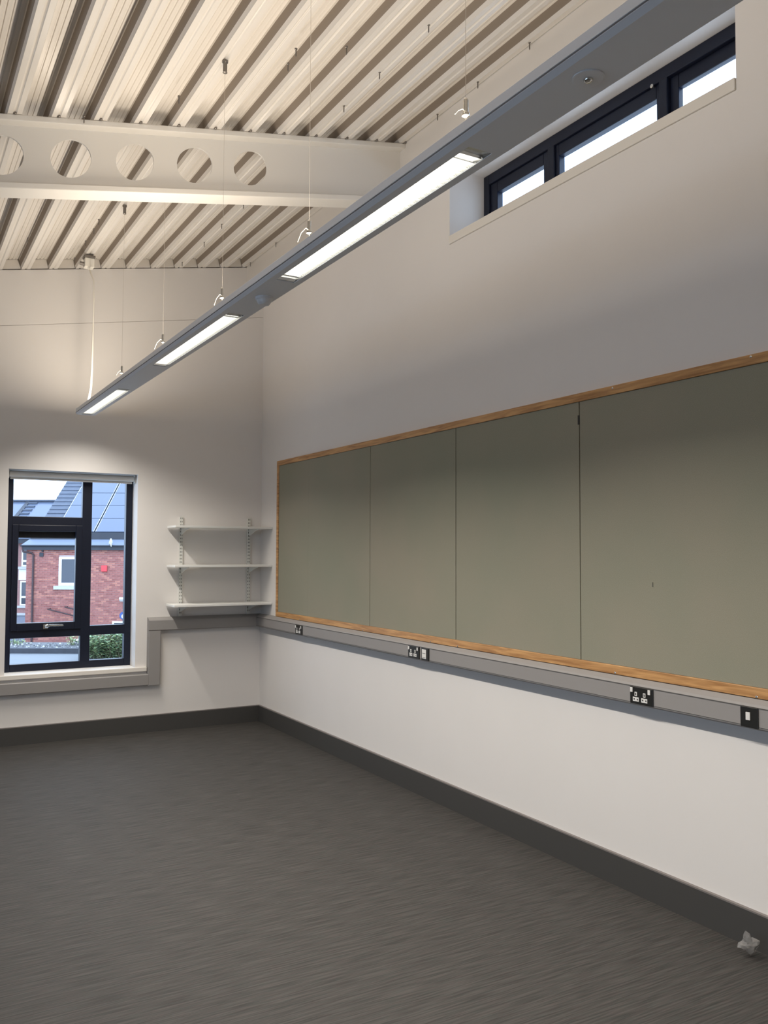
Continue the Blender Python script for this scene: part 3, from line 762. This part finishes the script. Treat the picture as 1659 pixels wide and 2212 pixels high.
# white bird on the gutter, tail hanging over the edge
bd = empty('white_bird', outp(-11.33, FV-.28, 1.905), -YAW, label='white bird perched on the gutter of the brick house', cat='bird')
bmr = bmesh.new(); bmesh.ops.create_uvsphere(bmr, u_segments=14, v_segments=10, radius=1.0)
for v in bmr.verts:
    x, y, z = v.co
    w_ = .072*(1-.25*z) if z > -.2 else .076*(1+.1*z)
    v.co = Vector((x*w_ + (-.045*max(0, -z)**1.5 if x < 0 else 0) + .0, y*.070+.02*z, .125+z*.112))
    if z > .72: v.co.x *= .8
me = bpy.data.meshes.new('bird_body'); bmr.to_mesh(me); bmr.free(); me.materials.append(M['bird']); me.polygons.foreach_set('use_smooth', [True]*len(me.polygons))
o = bpy.data.objects.new('bird_body', me); COL.objects.link(o); o.parent = bd
bmr = bmesh.new(); bmesh.ops.create_uvsphere(bmr, u_segments=12, v_segments=8, radius=.042)
me = bpy.data.meshes.new('bird_head'); bmr.to_mesh(me); bmr.free(); me.materials.append(M['bird']); me.polygons.foreach_set('use_smooth', [True]*len(me.polygons))
o = bpy.data.objects.new('bird_head', me); COL.objects.link(o); o.parent = bd; o.location = (-.005, .035, .232)
MB().tube([(-.03, .04, .23), (-.075, .045, .222)], [.011, .003], 6).build('bird_beak', M['beak'], bd)
MB().tube([(.02, -.05, .05), (.05, -.10, -.07)], [.035, .016], 6).build('bird_tail', M['bird'], bd)
for lx in (-.02, .02): MB().tube([(lx, .062, .03), (lx, .066, .002)], .006, 5).build('bird_leg', M['beak'], bd)

# farther wing on the left, and its roof
WV = 44.0
wing = empty('far_terrace', outp(-18.6, WV, GZ), -YAW, label='farther pale brick terrace with white windows behind the house at left', cat='house')
MB().box(-6, 8, 0, 7, 0, Hz(2.2)).build('terrace_wall', M['farbrick'], wing)
MB().box(-6, 8, -.25, .05, Hz(2.02), Hz(2.26)).build('fascia', M['fascia'], wing)
v_ = [(-6, -.25, Hz(2.2)), (8, -.25, Hz(2.2)), (8, 3.4, Hz(4.28)), (-6, 3.4, Hz(4.28)), (-6, -.25, Hz(2.3)), (8, -.25, Hz(2.3)), (8, 3.4, Hz(4.38)), (-6, 3.4, Hz(4.38))]
fr_o = MB().add(v_, [(3, 2, 1, 0), (4, 5, 6, 7), (0, 1, 5, 4), (1, 2, 6, 5), (2, 3, 7, 6), (3, 0, 4, 7)]).build('roof', M['pv'], wing)
MB().box(-6, 8, 3.25, 3.6, Hz(4.36), Hz(4.45)).build('ridge_tile', M['slate'], wing)
def wingroof(x, y, off): return (x, y, Hz(2.3+(y+.25)*(2.08/3.65)+off))
for i in range(7):
    y = .9+i*.36
    vv = [wingroof(-.90, y, .02), wingroof(-.42, y, .02), wingroof(-.42, y+.20, .012), wingroof(-.90, y+.20, .012), wingroof(-.90, y, .09), wingroof(-.42, y, .09), wingroof(-.42, y+.20, .02), wingroof(-.90, y+.20, .02)]
    MB().add(vv, [(3, 2, 1, 0), (4, 5, 6, 7), (0, 1, 5, 4), (1, 2, 6, 5), (2, 3, 7, 6), (3, 0, 4, 7)]).build('slate_course', M['slate'], wing)
for xb in (-1.08,):
    vv = [wingroof(xb, -.2, .0), wingroof(xb+.2, -.2, .0), wingroof(xb+.2, 3.3, .0), wingroof(xb, 3.3, .0), wingroof(xb, -.2, .05), wingroof(xb+.2, -.2, .05), wingroof(xb+.2, 3.3, .05), wingroof(xb, 3.3, .05)]
    MB().add(vv, [(3, 2, 1, 0), (4, 5, 6, 7), (0, 1, 5, 4), (1, 2, 6, 5), (2, 3, 7, 6), (3, 0, 4, 7)]).build('roof_batten', M['fascia'], wing)
PXW = WV/1858.7
def zw(py): return 1.68 + (1190.8-py)*PXW
def xw(px): return (px-40)*PXW
for (fx, gx, zt, zm0, zm1, zb, sx, sz0, sz1) in ((45.2, 48.5, 1179, 1212.2, 1216.5, 1226, 39, 1226.5, 1231.5), (43.3, 47, 1257, 1289.6, 1294, 1310, 38, 1310.5, 1314.8)):
    x0w, x1w = xw(fx), xw(fx)+2.0
    mb = MB(); frame_ring(mb, x0w, x1w, Hz(zw(zb)), Hz(zw(zt)), .075, -.04, .02)
    mb.box(x0w+.07, x1w-.07, -.04, .02, Hz(zw(zm1)), Hz(zw(zm0)))
    wf = mb.build('window_frame', M['upvc'], wing)
    MB().box(x0w+.05, x1w-.05, -.015, -.005, Hz(zw(zb))+.05, Hz(zw(zt))-.05).build('window_pane', M['farglass'], wf)
    MB().box(xw(sx), x1w+.1, -.12, .01, Hz(zw(sz1)), Hz(zw(sz0))).build('window_sill', M['stone'], wing)
MB().box(xw(39.5), xw(39.5)+2.2, -.03, .01, Hz(zw(1255)), Hz(zw(1232))).build('render_panel', M['panelwhite'], wing)
MB().box(-3, 3, -.5, 0, 0, Hz(zw(1329.5))).build('plinth', M['greypanel'], wing)
MB().box(-3, 3, -.55, 0, Hz(zw(1329.5)), Hz(zw(1326))).build('plinth_coping', M['stone'], wing)

# flat roof in the foreground, kerb, gravel bed
fr0 = empty('flat_roof', outp(-4.5, 13.0, -.9), -YAW, label='flat roof outside the window with a dark kerb and gravel bed', kind='structure')
rz = lambda z: z+.9
MB().box(-6, 6, -2.4, 1.0, 0, rz(.014)).build('roof_membrane', M['membrane'], fr0)
MB().box(-6, 6, .98, 1.12, 0, rz(.094)).build('kerb', M['kerb'], fr0)
MB().box(-6, 6, 1.12, 2.0, 0, rz(.086)).build('gravel_bed', M['gravel'], fr0)
rng = random.Random(5); mb = MB()
for i in range(520):
    x, y, q = rng.uniform(-2.6, 2.4), rng.uniform(1.10, 1.85), rng.uniform(.010, .03)
    a = rng.uniform(0, 3.1)
    pts = []
    for kk in range(5):
        t = a+kk*2*math.pi/5; pts.append((x+q*math.cos(t)*rng.uniform(.7, 1.1), y+q*math.sin(t)*rng.uniform(.7, 1.1), rz(.084)))
    top = (x, y, rz(.088)+q*rng.uniform(.5, 1.0))
    mb.add(pts+[top], [(kk, (kk+1) % 5, 5) for kk in range(5)], 0 if rng.random() < .75 else 1)
tag(mb.build('gravel_stones', [M['gravel'], M['stone']], fr0), kind='stuff')

def plant(name, loc, w_, dp, hh, nleaf, label, mats, ls, group=None, seed=1, cat='plant'):
    rg = random.Random(seed)
    e_ = empty(name, loc, -YAW, label=label, cat=cat, group=group)
    st = MB(); lf = MB()
    nst = max(5, int(nleaf/28))
    for i in range(nst):
        x, y = rg.uniform(-w_/2, w_/2), rg.uniform(-dp/2, dp/2)
        h_ = hh*rg.uniform(.35, 1.0)
        bx, by = x*.92, y*.9
        ex, ey = x+rg.uniform(-.07, .07), y+rg.uniform(-.07, .07)
        st.tube([(bx, by, 0), ((bx+ex)/2, (by+ey)/2, h_*.55), (ex, ey, h_)], [.006, .004, .002], 5)
        for j in range(int(nleaf/nst)):
            t = rg.random()**.8; px_ = bx+(ex-bx)*t+rg.uniform(-.05, .05); py_ = by+(ey-by)*t+rg.uniform(-.05, .05); pz_ = h_*t
            a = rg.uniform(0, 6.28); tl = rg.uniform(.2, .9); l_ = ls*rg.uniform(.7, 1.3); wd = l_*.42
            dx, dy, dz = math.cos(a)*math.cos(tl)*l_, math.sin(a)*math.cos(tl)*l_, math.sin(tl)*l_*.6
            sx, sy = -math.sin(a)*wd, math.cos(a)*wd
            p0 = (px_, py_, pz_); p1 = (px_+dx*.5+sx, py_+dy*.5+sy, pz_+dz*.5+.004); p2 = (px_+dx, py_+dy, pz_+dz*.8); p3 = (px_+dx*.5-sx, py_+dy*.5-sy, pz_+dz*.5+.004)
            pm = (px_+dx*.5, py_+dy*.5, pz_+dz*.5-.004)
            lf.add([p0, p1, p2, p3, pm], [(0, 1, 4), (1, 2, 4), (2, 3, 4), (3, 0, 4)], rg.choice(range(len(mats))))
    st.build('stems', M['stem'], e_)
    tag(lf.build('foliage', mats, e_, normals=False), kind='stuff')
    return e_
plant('leafy_shrub', outp(-4.13, 13.5, .012), .92, .45, .44, 5200, 'dense green leafy shrub on the flat roof behind the lower right pane', [M['leaf'], M['leaf'], M['leaf2'], M['leaf3']], .055, seed=4)
plant('creeping_plant', outp(-5.02, 14.62, .086), .62, .28, .17, 420, 'yellow green trailing plant on the gravel bed behind the lower left pane', [M['leaf2'], M['leaf'], M['leaf2']], .035, seed=6)
plant('pale_tuft', outp(-6.22, 14.6, .086), .26, .2, .13, 110, 'small pale weed tuft at the left end of the gravel bed', [M['leaf'], M['leaf2']], .03, seed=8)
